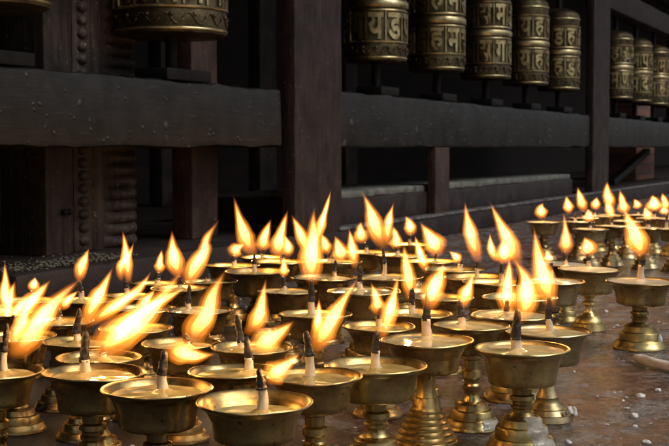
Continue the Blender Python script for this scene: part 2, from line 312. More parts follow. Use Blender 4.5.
# ------------------------------------------------------------------ butter lamps
# label, [x, y], rim radius, rim height, foot style, butter kind, wick offset mm, [wick lean, wick tip height, char height] mm, flames [[points mm], half width mm]
LAMPS = [
 ["brass lamp cut by the left frame edge, long flame swept right, stepped wet base",[-0.2515,0.9208],0.034,0.0838,1,0,[2.6,11.9],[2.1,118.0,97.6],[[[[6.6,11.9,93.0],[20.1,9.4,105.5],[33.2,6.0,122.6],[46.0,3.0,137.2],[64.7,-0.3,153.3]],9.7],[[[5.9,11.9,102.1],[15.6,10.3,114.5],[21.5,8.5,128.3],[33.1,7.2,138.2]],5.22]]],
 ["second lamp up the left frame edge, behind the cut-off front one, flame slanting right",[-0.2788,1.0921],0.034,0.084,0,0,[-8.0,18.2],[0.3,100.1,91.1],[[[[-7.9,18.2,91.1],[1.6,20.5,106.1],[13.0,22.4,118.5],[24.4,24.3,130.9]],7.11]]],
 ["third lamp up the left frame edge with a broad flame and a faint reddish tip",[-0.3392,1.2521],0.034,0.084,0,0,[-1.3,19.9],[0.2,95.8,87.5],[[[[-1.6,19.9,64.9],[2.7,20.9,88.4],[12.0,21.9,112.0]],10.18],[[[-0.3,19.9,81.4],[3.6,14.7,107.7],[5.4,9.5,133.7]],5.09],[[[2.6,19.9,66.9],[17.4,19.2,87.6],[27.9,18.9,98.0]],5.09]]],
 ["small far left lamp with one short round flame beside the dark carved frame",[-0.3359,1.356],0.034,0.0834,0,0,[0.8,20.4],[0.2,92.0,85.3],[[[[1.0,20.4,89.8],[3.4,20.3,98.7],[4.6,20.2,106.5]],5.51]]],
 ["front left lamp with a thick upright black wick and the longest wind-blown flame",[-0.1787,0.9136],0.0382,0.0843,1,0,[-7.5,14.4],[-1.1,113.4,90.8],[[[[-2.9,14.4,89.3],[12.7,11.6,106.3],[32.6,9.3,120.2],[49.5,6.4,137.0],[67.9,2.4,161.1]],11.14],[[[0.2,14.4,96.8],[16.5,16.3,113.1],[34.3,17.9,126.5],[55.2,19.3,138.4],[68.7,20.1,145.1]],5.57]]],
 ["lamp behind the thick black wick of the front left lamp, two flames leaning right",[-0.2162,1.0632],0.034,0.084,0,0,[-7.6,18.9],[0.4,110.0,89.0],[[[[-3.9,18.9,94.3],[8.4,14.9,115.8],[16.9,12.2,130.1],[25.4,9.1,146.0]],6.49],[[[-0.4,18.9,94.3],[22.6,18.1,110.2],[45.5,17.2,126.0],[57.0,16.4,141.8]],5.63]]],
 ["lamp wedged close behind the front left lamp, bowl rim low under its big flame",[-0.1875,0.9863],0.034,0.0832,0,0,[1.1,12.1],[0.1,90.9,85.2],[[[[2.0,12.1,86.9],[13.3,12.2,96.6],[27.9,12.3,109.5],[40.8,12.4,117.6]],4.79]]],
 ["front lamp with a full olive butter bowl, flame lying flat to the right",[-0.1225,0.8541],0.0383,0.084,1,0,[2.7,10.4],[0.2,108.7,92.6],[[[[3.6,10.4,108.7],[14.8,10.5,107.3],[26.6,10.6,104.5],[39.8,10.5,105.9]],6.92]]],
 ["nearest lamp at bottom centre, wide bowl with a half empty butter pool",[-0.0527,0.8099],0.0383,0.084,1,2,[4.8,7.1],[-0.6,104.5,91.9],[[[[6.2,7.1,95.9],[13.4,7.4,101.2],[22.0,7.6,107.1],[30.0,8.0,114.4]],6.54]]],
 ["front lamp right of the nearest one, tall black wick and forked flame",[-0.0143,0.8913],0.0346,0.0855,1,0,[-3.5,8.3],[-2.1,116.9,100.1],[[[[0.9,8.3,112.5],[2.4,10.0,126.1],[3.1,11.6,139.8]],3.6],[[[-1.3,8.3,100.8],[7.4,12.0,116.3],[18.4,16.2,134.1],[31.6,20.8,154.2]],7.2]]],
 ["lamp with a knotted black wick and a white wax lump on its base",[0.0319,0.9504],0.0394,0.0831,1,0,[0.1,6.5],[-0.1,108.4,92.9],[[[[3.9,6.5,101.4],[9.9,4.4,121.1],[13.7,2.7,136.8],[17.4,1.0,152.3]],5.36]]],
 ["lamp right behind the nearest bowl, flame streaming flat toward the right",[-0.0749,0.9256],0.034,0.0829,0,0,[9.9,16.1],[-1.4,106.1,90.0],[[[[10.8,16.1,96.1],[19.9,16.5,101.4],[32.0,17.0,108.2],[44.2,17.7,118.1]],8.29]]],
 ["lamp with a wick bent left and a flame curling up like a horn",[-0.0691,1.0261],0.034,0.0848,0,0,[-8.8,7.2],[-3.2,110.5,88.7],[[[[-4.6,7.2,93.7],[5.4,8.6,107.8],[8.7,10.0,122.7],[12.0,11.8,140.1]],6.61]]],
 ["lamp behind the flat-flamed bowl, twisted flame narrowing to a hooked tip",[-0.1305,1.0576],0.034,0.0832,0,0,[4.5,1.5],[-0.8,91.6,83.8],[[[[13.1,1.5,77.8],[11.6,-0.1,93.5],[22.1,-1.7,108.3],[28.4,-3.6,127.3],[38.0,-5.7,147.1]],11.01]]],
 ["tall lamp on a ribbed cone foot, wide butter dish and thick white wick",[0.0774,1.0433],0.0395,0.088,2,1,[2.1,23.6],[-0.2,125.7,102.5],[[[[2.9,23.6,109.4],[6.0,19.5,126.3],[10.8,16.5,138.6],[14.7,13.1,152.6]],9.39]]],
 ["lamp behind the cone-footed one with a tall pointed flame upright",[0.0837,1.2445],0.034,0.084,0,0,[-4.2,12.3],[-2.1,107.8,92.5],[[[[-6.3,12.3,94.6],[-8.1,17.3,115.4],[-11.0,21.6,133.3],[-12.8,25.9,151.3]],8.04]]],
 ["lamp behind the knotted wick, dark polished bowl and dim orange flame",[0.0404,1.1534],0.034,0.084,0,0,[2.3,12.4],[-1.0,101.1,90.7],[[[[1.4,12.4,92.6],[-0.6,10.9,106.9],[-6.3,9.3,123.1]],6.53]]],
 ["front right lamp with rusty orange rim and wax-frosted stepped base",[0.1553,1.0251],0.0395,0.084,1,1,[-3.5,5.6],[-1.1,115.9,91.6],[[[[-2.1,5.6,104.2],[4.1,3.8,123.6],[2.9,2.4,139.5],[-5.8,0.7,157.9]],9.07]]],
 ["lamp hidden behind the big flame of the rusty-rimmed front lamp",[0.1767,1.2296],0.0414,0.084,0,1,[-4.4,10.8],[-0.2,97.6,87.6],[[[[-3.4,10.8,78.5],[-4.0,15.1,100.1],[-2.6,19.2,120.8],[-0.2,23.1,140.6]],7.94]]],
 ["lamp with a smooth flared foot and one tall narrow flame, right of the rusty rim",[0.1953,1.1353],0.0391,0.082,3,1,[4.5,9.7],[-4.0,112.1,91.7],[[[[5.1,9.7,101.0],[-0.5,10.7,123.1],[-7.0,11.7,148.0],[-11.7,12.9,176.5]],8.24]]],
 ["lamp with a collared stem and stepped foot between the cone foot and rusty rim",[0.1221,1.103],0.0341,0.092,1,1,[-7.5,13.1],[-1.9,112.9,98.4],[[[[-8.5,13.1,104.7],[-5.0,12.9,116.5],[-0.6,12.8,127.3],[2.9,12.6,138.2]],5.36]]],
 ["lamp carrying the tall flame that leans furthest left, behind the rusty-rimmed lamp",[0.2057,1.3784],0.042,0.084,0,0,[1.7,18.9],[-0.3,116.7,95.3],[[[[2.5,18.9,115.6],[-9.5,22.9,144.5],[-20.5,25.8,165.8],[-30.5,28.7,187.0]],8.94]]],
 ["lamp with a round mushroom flame beside a thin side tongue",[0.1967,1.5123],0.0418,0.0862,0,0,[9.4,23.2],[-0.2,108.5,96.1],[[[[13.5,23.2,106.0],[11.6,19.2,123.6],[9.8,15.7,138.7]],9.83],[[[3.7,23.2,108.5],[-3.6,25.0,125.6],[-4.8,26.9,144.0]],4.91]]],
 ["lamp with a lone upright flame against the dark plinth, right of centre",[0.1832,1.5976],0.0435,0.0834,0,0,[2.9,25.9],[-0.2,101.7,92.5],[[[[5.2,25.9,99.0],[-4.3,24.1,129.2],[-9.8,22.6,152.8],[-14.1,20.9,178.9]],9.09]]],
 ["lamp with the tiny bent flame left of the lone upright one",[0.1643,1.697],0.0408,0.084,0,0,[8.5,16.8],[1.3,94.8,89.3],[[[[9.8,16.8,92.0],[1.4,15.1,100.5],[-7.1,13.7,107.5]],5.48]]],
 ["lamp with a slim flame tilting left in front of a broad one",[0.1181,1.3784],0.0365,0.084,0,0,[-7.5,20.5],[-1.3,110.9,96.2],[[[[-14.1,20.5,108.6],[-19.7,21.8,124.3],[-24.2,22.9,137.8],[-27.5,24.0,151.2]],5.6]]],
 ["lamp with a broad plume leaning left, in front of the reddish thin post",[0.1393,1.8168],0.0408,0.084,0,0,[9.1,22.7],[1.4,93.8,86.4],[[[[13.5,22.7,86.4],[9.3,26.8,105.3],[-0.8,30.4,121.4],[-12.5,34.2,138.9]],13.24]]],
 ["farthest centre lamp, little oval flame below the light ledge",[0.1294,2.137],0.0411,0.084,0,0,[2.6,24.5],[-1.8,99.5,90.8],[[[[3.2,24.5,96.0],[1.2,22.0,113.5],[-5.9,19.4,131.0]],9.51]]],
 ["lamp with a plain candle-like flame behind the fork-flamed centre lamp",[0.1,1.9104],0.0415,0.0847,0,0,[-3.0,24.7],[-0.0,96.6,88.8],[[[[-4.5,24.7,90.3],[-4.5,25.9,108.9],[-9.1,27.2,127.5]],9.29]]],
 ["centre lamp with tall white wick and forked flame reaching above all others",[0.0713,1.592],0.0435,0.084,0,1,[-7.2,20.1],[-0.1,121.3,100.1],[[[[-6.0,20.1,118.3],[-17.8,17.3,145.7],[-24.3,15.3,166.5],[-34.7,12.8,191.0]],11.61],[[[-2.1,20.1,122.2],[-2.1,22.9,145.3],[0.6,24.8,160.8],[5.8,27.0,178.8]],6.45]]],
 ["lamp with a stubby rounded flame left behind the fork-flamed centre lamp",[0.0556,1.9813],0.0411,0.0833,0,0,[-4.9,24.2],[-0.0,97.4,89.4],[[[[-11.3,24.2,94.2],[-12.9,26.2,111.8],[-14.5,28.1,129.4]],11.23]]],
 ["lamp with a thin spear flame and a shallow oily bowl, before the fork-flamed lamp",[0.0341,1.4362],0.0426,0.084,0,1,[-3.4,25.3],[-1.2,110.6,91.7],[[[[-10.0,25.3,107.0],[-12.4,22.5,127.3],[-14.8,20.5,141.5],[-17.2,18.5,155.7]],5.85]]],
 ["lamp with a leaf-shaped flame left of the thin spear flame",[-0.0153,1.592],0.0421,0.084,0,1,[15.9,19.7],[-0.0,104.0,89.8],[[[[25.0,19.7,100.2],[22.4,22.4,116.8],[15.9,25.4,134.8]],10.31]]],
 ["lamp with a small flame just right of the wide post's foot",[0.0013,1.8226],0.0393,0.0835,0,0,[-9.0,21.8],[0.0,94.9,87.4],[[[[-10.9,21.8,90.4],[-15.4,23.2,108.1],[-21.3,24.3,121.4]],8.12]]],
 ["lamp with a bright three-tongued flame in front of the wide post",[-0.0194,1.237],0.0367,0.084,0,0,[-3.3,14.4],[-1.0,117.5,96.2],[[[[-2.2,14.4,111.4],[-4.2,16.5,134.5],[-2.2,19.0,161.5],[-1.2,21.5,188.6]],10.01],[[[0.8,14.4,148.8],[5.8,18.1,171.7],[10.9,20.8,188.7],[15.9,23.7,206.7]],4.0],[[[-7.2,14.4,140.7],[-14.2,13.7,161.9],[-23.1,13.0,181.0]],6.01]]],
 ["lamp with a very small upright flame left of the three-tongued flame",[-0.0549,1.4362],0.0345,0.084,0,1,[-4.0,20.3],[-1.1,99.3,87.5],[[[[-4.3,20.3,96.9],[-4.3,21.8,108.6],[-4.3,23.7,122.5]],4.66]]],
 ["lamp with a tall flame bowed left, standing before the dark gap beside the post",[-0.1026,1.6695],0.0435,0.084,0,0,[-5.7,25.5],[-1.3,104.7,91.0],[[[[-6.9,25.5,100.6],[-18.1,30.4,126.2],[-26.5,35.0,150.5],[-35.0,40.9,181.7]],10.85]]],
 ["lamp with a low curled flame left of the tall bowed one",[-0.1445,1.7549],0.0394,0.084,0,0,[1.8,23.6],[-1.3,96.1,88.9],[[[[-0.5,23.6,93.2],[4.1,21.3,104.9],[17.0,19.9,112.1]],8.54]]],
 ["lamp with a slender flame leaning right, behind the tall bowed one",[-0.1076,1.8894],0.0392,0.0835,0,0,[-2.0,23.5],[0.1,93.7,86.0],[[[[-3.8,23.5,89.1],[-0.8,27.2,110.4],[9.8,32.1,137.8]],9.18]]],
 ["lamp with a split teardrop flame left of the wide post",[-0.0805,1.8115],0.0422,0.0845,0,0,[4.2,25.0],[0.0,94.0,86.6],[[[[-1.3,25.0,86.6],[-1.2,23.6,113.4],[10.8,21.4,154.7]],10.28],[[[11.9,25.0,88.1],[12.0,24.8,104.4],[6.1,24.6,122.1]],7.35]]],
 ["lamp with a snaking flame in two swellings, before the reddish post",[-0.1374,1.2657],0.034,0.0843,0,1,[-12.2,12.2],[-0.8,108.5,90.9],[[[[-13.1,12.2,101.3],[-8.4,8.6,122.3],[4.4,4.9,143.1],[7.8,2.4,157.6],[20.4,-0.9,176.1]],8.18]]],
 ["lamp with a straight blade flame between the carved jamb and reddish post",[-0.1816,1.4647],0.0341,0.0843,0,0,[-2.9,20.3],[0.1,96.4,88.0],[[[[-2.8,20.3,92.8],[-8.9,22.3,112.9],[-11.3,23.9,129.6],[-12.6,26.0,149.8]],9.5]]],
 ["lamp with a short narrow flame left of the straight blade flame",[-0.2188,1.523],0.034,0.0838,0,0,[-0.5,20.4],[0.1,95.3,87.8],[[[[1.2,20.4,92.8],[2.7,18.8,107.9],[5.6,17.3,122.9]],5.56]]],
 ["lamp with crossed twin flames in front of the scalloped carved jamb",[-0.2299,1.3968],0.034,0.0829,0,0,[-7.1,19.1],[0.2,97.8,89.8],[[[[-4.0,19.1,94.4],[-6.8,23.8,119.1],[-9.4,26.7,134.8],[-12.1,30.3,154.1]],5.66],[[[-13.1,19.1,97.8],[-12.6,17.2,115.1],[-3.1,15.8,127.8],[3.0,14.1,142.7]],4.53]]],
 ["lamp with a clean pointed flame over the ledge of scattered grain",[-0.2688,1.3398],0.034,0.0854,0,0,[-8.7,18.5],[0.3,104.0,93.0],[[[[-10.2,18.5,101.8],[-7.9,19.0,118.2],[-3.4,19.3,129.1],[1.0,19.7,140.0]],6.52]]],
 ["lamp whose rim pokes out under the longest wind-blown flame",[-0.1824,1.1406],0.034,0.084,0,0,[-1.7,20.3],[0.2,98.0,89.5],[[[[-0.3,20.3,96.1],[6.4,19.8,106.5],[15.0,19.3,116.9]],5.57]]],
 ["lone pale butter lamp at right standing apart on the stone floor",[0.3792,1.5441],0.0433,0.084,1,3,[7.3,24.9],[2.0,116.7,101.6],[[[[12.0,24.9,106.6],[1.9,26.4,133.1],[-6.9,27.6,154.4],[-15.7,28.8,174.6]],11.3]]],
 ["pale lamp with a dark thin stem and fat round flame, beside the lone right lamp",[0.3483,1.7016],0.0435,0.083,4,3,[4.5,25.7],[-1.7,104.7,92.2],[[[[3.2,25.7,97.7],[2.6,23.6,111.8],[-3.5,21.5,125.9]],11.05]]],
 ["lamp with a straight spire flame tucked behind the dark-stemmed pale lamp",[0.3259,1.7843],0.0411,0.0827,0,3,[-0.3,-24.7],[-0.3,103.4,90.6],[[[[1.1,-24.7,97.7],[0.2,-28.1,119.2],[-4.1,-34.2,157.6]],8.45]]],
 ["lamp with rusty rim lip behind the tall narrow flame at right",[0.2719,1.5461],0.0396,0.0838,1,3,[0.9,23.7],[-0.3,105.3,95.2],[[[[-1.5,23.7,104.0],[-2.6,24.8,112.8],[-5.1,25.8,120.3]],5.02]]],
 ["leftmost lamp of the far right cluster, round flame",[0.4651,2.7668],0.0399,0.084,1,3,[2.1,23.9],[-0.1,93.8,87.0],[[[[1.2,23.9,89.3],[-3.1,26.4,109.3],[1.6,28.4,124.9]],12.28]]],
 ["far cluster lamp with an oval flame, second from its left end",[0.5415,2.7668],0.0355,0.084,1,3,[-3.1,21.1],[-0.3,102.9,93.9],[[[[-17.7,21.1,100.6],[-20.0,21.7,120.7],[-24.6,22.4,140.8]],10.04]]],
 ["far cluster lamp with a pointed flame leaning left by the second post",[0.5821,2.9232],0.0375,0.084,1,3,[5.8,21.7],[-0.2,99.3,89.9],[[[[8.9,21.7,96.9],[0.3,27.7,125.0],[-5.9,34.2,155.5]],10.6]]],
 ["far cluster lamp with a squat flame bent right below the second post",[0.6328,3.0013],0.0362,0.0844,1,3,[-2.6,21.5],[-0.3,102.6,92.9],[[[[-4.5,21.5,97.7],[-0.4,19.0,114.8],[1.4,16.9,129.4]],10.88]]],
 ["front lamp of the far cluster with a ball-shaped flame",[0.5202,2.5297],0.0365,0.084,1,3,[2.2,21.8],[-0.2,99.0,90.8],[[[[-1.8,21.8,96.9],[0.5,24.3,111.1],[-1.2,26.5,123.3]],10.21]]],
 ["far cluster lamp with the tallest flame of that cluster",[0.676,3.0612],0.0367,0.0835,1,3,[8.0,20.5],[-0.3,102.2,92.3],[[[[11.4,20.5,99.7],[-2.4,15.6,129.5],[-6.6,9.9,164.2]],12.33]]],
 ["far cluster lamp in front of its tallest flame",[0.5842,2.6262],0.0358,0.084,1,3,[4.7,21.0],[-0.3,99.7,91.2],[[[[4.5,21.0,97.6],[-1.0,26.4,120.6],[-6.7,30.8,139.6]],9.53]]],
 ["far cluster lamp behind the flame of the lone right lamp",[0.6551,2.8043],0.036,0.084,1,3,[4.2,21.2],[-0.3,100.9,91.8],[[[[2.5,21.2,96.4],[-2.0,22.7,121.2],[-8.8,24.7,152.8]],11.3]]],
 ["far cluster lamp with the smallest slanted flame",[0.7472,3.0511],0.0343,0.0841,1,3,[0.2,20.6],[-0.3,100.2,90.4],[[[[-0.6,20.6,97.7],[-3.0,21.2,110.0],[-10.4,21.9,122.3]],9.83]]],
 ["far cluster lamp directly behind the lone right lamp's wick",[0.6408,2.5704],0.039,0.0834,1,3,[11.1,20.6],[-0.3,100.8,90.4],[[[[14.3,20.6,96.6],[8.8,24.5,113.1],[5.2,27.4,125.4]],9.33]]],
 ["far cluster lamp with a wide bushy flame near the right frame edge",[0.7482,2.9381],0.0375,0.0832,1,3,[9.7,20.3],[-0.3,101.0,91.5],[[[[11.4,20.3,96.2],[9.5,23.4,117.5],[7.5,26.1,136.3]],16.57]]],
 ["far cluster lamp cut by the right frame edge, pointed flame",[0.7752,2.8677],0.037,0.0849,1,3,[-0.8,22.2],[-0.4,106.8,95.2],[[[[-3.2,22.2,102.1],[-9.7,25.2,122.8],[-16.2,28.2,143.6]],10.4]]],
 ["nearer far cluster lamp cut by the right frame edge, dot of flame",[0.6828,2.5089],0.0345,0.0854,1,3,[-9.5,18.4],[-0.6,116.6,100.4],[[[[-15.6,18.4,112.6],[-17.0,14.3,131.0]],8.09]]],
 ["lamp squeezed between the left edge lamps and the thick black wick",[-0.2643,1.1868],0.034,0.084,0,0,[-4.3,19.3],[2.1,94.0,87.2],[[[[-2.2,19.3,92.1],[5.8,18.6,101.9],[15.8,18.1,110.7]],4.82]]],
 ["unlit lamp at the back, between the snaking flame and the tall bowed one",[-0.1543,1.5475],0.034,0.0836,0,0,[-5.2,19.7],[0.1,91.6,86.6],[]],
 ["unlit lamp whose rim shows left of the snaking flame's lamp",[-0.1998,1.2953],0.034,0.0825,0,0,[7.2,19.1],[1.2,92.8,85.3],[]],
]

GROUP = 'butter lamps set out in front of the shrine'

def flame(parent, pts, hw, seed):
    P = [Vector((x / 1000, y / 1000, z / 1000)) for x, y, z in pts]
    P[-1] = P[-1] + (P[-1] - P[-2]) * 0.12
    hw *= 1.14
    c = spline(P, 30)
    root = c[0]; axis = c[-1] - root; L = axis.length
    q = axis.to_track_quat('Z', 'Y')
    inv = Matrix.LocRotScale(root, q, Vector((L, L, L))).inverted()
    side = q @ Vector((1, 0, 0)); side.y = 0
    amp = min(0.10, 0.35 * hw / 1000 / L)
    def shell(k0, k1, wide, tag_):
        rad, line = [], []
        for i in range(k0, k1 + 1):
            t = i / 30; u0 = (i - k0) / (k1 - k0)
            if u0 < 0.34: f = 0.34 + 0.66 * math.sin(u0 / 0.34 * math.pi / 2) ** 0.9
            else:
                u = (u0 - 0.34) / 0.66; f = (1 - u ** 1.5) * (1 - 0.18 * u)
            f *= 1 + 0.22 * noise.noise((t * 3.6, seed * 5.3, 0.4)) + 0.10 * noise.noise((t * 9, seed * 2.3, 7.4))
            rad.append(max(hw / 1000 * wide * f, 0.00012))
            line.append(c[i] + side * (L * amp * noise.noise((t * 2.6, seed * 3.1, 2.2)) * t))
        bm = bmesh.new(); tube(bm, line, rad, 18, 0.8, 0.14, seed)
        bm.transform(inv)
        return bm
    fm = min(FLAMES, key=lambda e: abs(e[0] - hw))
    o = from_bm('flame', shell(0, 30, 1.14, 0), fm[1], parent)
    o.location = root; o.rotation_mode = 'QUATERNION'; o.rotation_quaternion = q; o.scale = (L, L, L)
    from_bm('flame_core', shell(1, 29, 0.88, 1), fm[2], o)
    from_bm('flame_heart', shell(5, 28, 0.55, 1), fm[3], o)
    return c

def butter_lamp(i, label, xy, r, h, style, fat, wo, wk, flames):
    rnd = random.Random(i * 7 + 1)
    root = empty('butter_lamp', (xy[0], xy[1], 0), rnd.uniform(0, 0) )
    tag(root, label, 'butter lamp', GROUP)
    if style in (3, 4) or fat == 3: metal = M['pale_brass'] if rnd.random() < 0.6 else M['olive_brass']
    elif style == 2: metal = M['brass']
    elif xy[0] > 0.0 : metal = M['olive_brass'] if rnd.random() < 0.65 else M['brass']
    else: metal = M['dark_brass'] if rnd.random() < 0.55 else M['brass']
    D = rnd.uniform(0.66, 0.76)                      # bowl depth in rim radii
    b = rnd.uniform(0.66, 0.72)                      # bowl floor radius
    lv = {0: 0.12, 1: 0.07, 2: 0.22, 3: 0.035}[fat] + rnd.uniform(-0.015, 0.02)
    S = lambda pr: [(p * r, h + z * r) for p, z in pr]
    bm = bmesh.new()
    lathe(bm, S([(0.0, -D), (b - 0.09, -D), (b - 0.02, -D + 0.015), (b + 0.012, -D + 0.05), (b + 0.016, -D + 0.14), (b + 0.05, -D + 0.32),
                 (0.80, -0.21), (0.845, -0.125), (0.915, -0.07), (0.985, -0.035), (0.998, -0.025), (1.005, -0.005), (0.99, 0.014), (0.965, 0.010), (0.93, -0.02), (0.885, -0.075),
                 (0.82, -0.17), (0.74, -0.33), (0.6, -0.5), (0.0, -0.52)]), 64, 0.02, i)
    for v in bm.verts:                               # small knocks in the turned rim and wall
        k = noise.noise((v.co.x * 55 + i * 3, v.co.y * 55, v.co.z * 40))
        v.co.z += 0.0007 * k * (1 if v.co.z > h - 0.1 * r else 0); v.co.x *= 1 + 0.006 * k; v.co.y *= 1 - 0.006 * k
    bowl = from_bm('bowl', bm, metal, root); bowl.data.set_sharp_from_angle(angle=R(50))
    if rnd.random() < 0.7: bowl.rotation_euler = (R(rnd.uniform(-0.8, 0.8)), R(rnd.uniform(-0.8, 0.8)), 0)
    # stem with collars
    Ht = h / r                                       # total height in radii
    fh = {0: 0.62, 1: 0.72, 2: 1.02, 3: 0.55, 4: 0.45}[style]
    zt, zb = -D + 0.01, -(Ht - fh)
    Ls = zt - zb
    k = 0.8 if style == 4 else 1.0
    if style == 3: st = [(0.30, 0), (0.25, 0.06), (0.2, 0.2), (0.185, 0.5), (0.2, 0.8), (0.26, 1.02)]
    elif style == 2: st = [(0.24, 0), (0.21, 0.1), (0.2, 0.8), (0.24, 1.02)]
    elif style == 4: st = [(0.3, 0), (0.3, 0.12), (0.17, 0.22), (0.15, 0.34), (0.26, 0.40), (0.27, 0.5), (0.15, 0.58), (0.14, 0.78), (0.22, 0.9), (0.3, 1.02)]
    else: st = [(0.31, 0.0), (0.30, 0.10), (0.215, 0.14), (0.20, 0.32), (0.26, 0.37), (0.265, 0.50), (0.21, 0.55), (0.205, 0.63), (0.245, 0.67), (0.24, 0.75), (0.20, 0.80), (0.2, 0.9), (0.27, 1.02)]
    bm = bmesh.new(); lathe(bm, [(0, h + zt * r)] + S([(p * k, zt - q * Ls) for p, q in st]) + [(0, h + (zt - 1.02 * Ls) * r)], 32)
    from_bm('stem', bm, metal, root, sharp=40)
    if style == 2:
        ft = [(0.24, 1.0), (0.27, 0.97), (0.30, 0.80)]
        for q in range(6):
            z = 0.74 - q * 0.115; w = 0.32 + q * 0.062
            ft += [(w, z), (w + 0.028, z - 0.02), (w + 0.030, z - 0.045), (w + 0.012, z - 0.062), (w + 0.045, z - 0.10)]
        ft += [(0.74, 0.06), (0.745, 0.02), (0.72, 0.0)]
    elif style == 3:
        ft = [(0.27, 1.0), (0.26, 0.86), (0.31, 0.70), (0.38, 0.60), (0.40, 0.52), (0.45, 0.50), (0.50, 0.36), (0.52, 0.30), (0.57, 0.28), (0.60, 0.10), (0.605, 0.03), (0.59, 0.0)]
    elif style == 4:
        ft = [(0.3, 1.0), (0.34, 0.9), (0.42, 0.72), (0.44, 0.55), (0.5, 0.5), (0.54, 0.2), (0.56, 0.04), (0.54, 0.0)]
    else:
        kk = 1.0 if style == 1 else 0.93
        ft = [(0.27, 1.0), (0.36, 0.96), (0.42, 0.90), (0.435, 0.76), (0.45, 0.70), (0.53, 0.67), (0.55, 0.62), (0.56, 0.42), (0.565, 0.38), (0.64, 0.35), (0.67, 0.28), (0.70, 0.16), (0.735, 0.12), (0.745, 0.03), (0.73, 0.0)]
        ft = [(p * kk, q) for p, q in ft]
    bm = bmesh.new(); lathe(bm, [(0, fh * r)] + [(p * r, q * fh * r) for p, q in ft] + [(0, 0)], 44, 0.01, i + 3)
    foot = from_bm('foot', bm, metal, root, sharp=42)
    # butter pool with a meniscus round the wick
    zl = h - lv * r
    ri = (0.885 if lv < 0.09 else 0.82 if lv < 0.19 else 0.775) * r
    bx, by = wo[0] / 1000, wo[1] / 1000
    bm = bmesh.new()
    rings = []
    for q in range(0, 9):
        t = (q / 8) ** 1.3
        ring = []
        for s in range(48):
            a = 2 * math.pi * s / 48
            ox, oy = ri * math.cos(a), ri * math.sin(a)
            ix, iy = bx + 0.0045 * math.cos(a), by + 0.0045 * math.sin(a)
            x, y = ix + (ox - ix) * t, iy + (oy - iy) * t
            dd = math.hypot(x - bx, y - by)
            z = zl + 0.0024 * math.exp(-((dd - 0.0045) / 0.0022)) + 0.0005 * noise.noise((x * 90 + i, y * 90, 0)) + (0.0008 if q == 8 else 0)
            ring.append(bm.verts.new((x, y, z)))
        rings.append(ring)
    for ra, rb in zip(rings, rings[1:]):
        for s in range(48): bm.faces.new((ra[s], ra[(s + 1) % 48], rb[(s + 1) % 48], rb[s]))
    bm.faces.new(rings[0])
    from_bm('butter', bm, M['butter3'] if fat == 3 else M['butter1'] if fat == 1 else M['butter0'], root)
    # wick: waxed below, burnt above
    tipx, tipz, chz = wk[0] / 1000, wk[1] / 1000, wk[2] / 1000
    jag = rnd.uniform(-0.0012, 0.0012)
    def at(z):
        u = (z - zl) / max(tipz - zl, 1e-4)
        return Vector((bx + tipx * u ** 1.2 + jag * math.sin(u * 5), by + 0.001 * math.sin(u * 4), z))
    n = 9
    zs = [zl - 0.004 + (chz - zl + 0.004) * q / n for q in range(n + 1)]
    bm = bmesh.new()
    wr = (0.0034 if style in (1, 2) and r > 0.037 else 0.0027) * rnd.uniform(0.85, 1.2)
    tube(bm, [at(max(z, zl)) if z >= zl else Vector((bx, by, z)) for z in zs], [wr * (1.75 - 0.68 * min(1, (q / n) * 1.5) ** 0.6) for q in range(n + 1)], 16, 1.0, 0.2, i * 1.3)
    wick = from_bm('wick', bm, M['wick'], root)
    bm = bmesh.new()
    m = 18
    cz = [chz - 0.0015 + (tipz - chz + 0.0015) * q / m for q in range(m + 1)]
    tube(bm, [at(z) for z in cz], [wr * (1.16 - 0.56 * (q / m) ** 1.2) * (0.45 if q == m else 0.8 if q == m - 1 else 1) * (1 + 0.26 * noise.noise((q * 0.30, i * 2.7, 0))) for q in range(m + 1)], 16, 1.0, 0.38, i * 2.1)
    from_bm('charred_tip', bm, M['char'], wick)
    for f, (pts, hw) in enumerate(flames):
        c = flame(root, pts, hw, i * 3.7 + f)
        if f == 0:
            p = c[11]
            ld = bpy.data.lights.new('flame_light', 'POINT'); ld.energy = LAMP_W * min(1.6, max(0.35, hw / 7.5)); ld.color = (1.0, 0.52, 0.17); ld.shadow_soft_size = 0.004
            lo = bpy.data.objects.new('flame_light', ld); COL.objects.link(lo); lo.parent = root; lo.location = p
    return root, metal

LAMP_W = 0.065
made = [butter_lamp(i, *row) for i, row in enumerate(LAMPS)]

def wax_lump(parent, name, x, y, z, sx, sy, sz, seed):
    bm = bmesh.new(); bmesh.ops.create_icosphere(bm, subdivisions=3, radius=1)
    for v in bm.verts:
        k = 1 + 0.35 * noise.noise(v.co * 1.3 + Vector((seed, 0, 0))) + 0.15 * noise.noise(v.co * 3.4 + Vector((0, seed, 0)))
        v.co = Vector((v.co.x * sx * k, v.co.y * sy * k, max(v.co.z * sz * k, -0.35 * sz)))
    o = from_bm(name, bm, M['wax'], parent); o.location = (x, y, z); return o

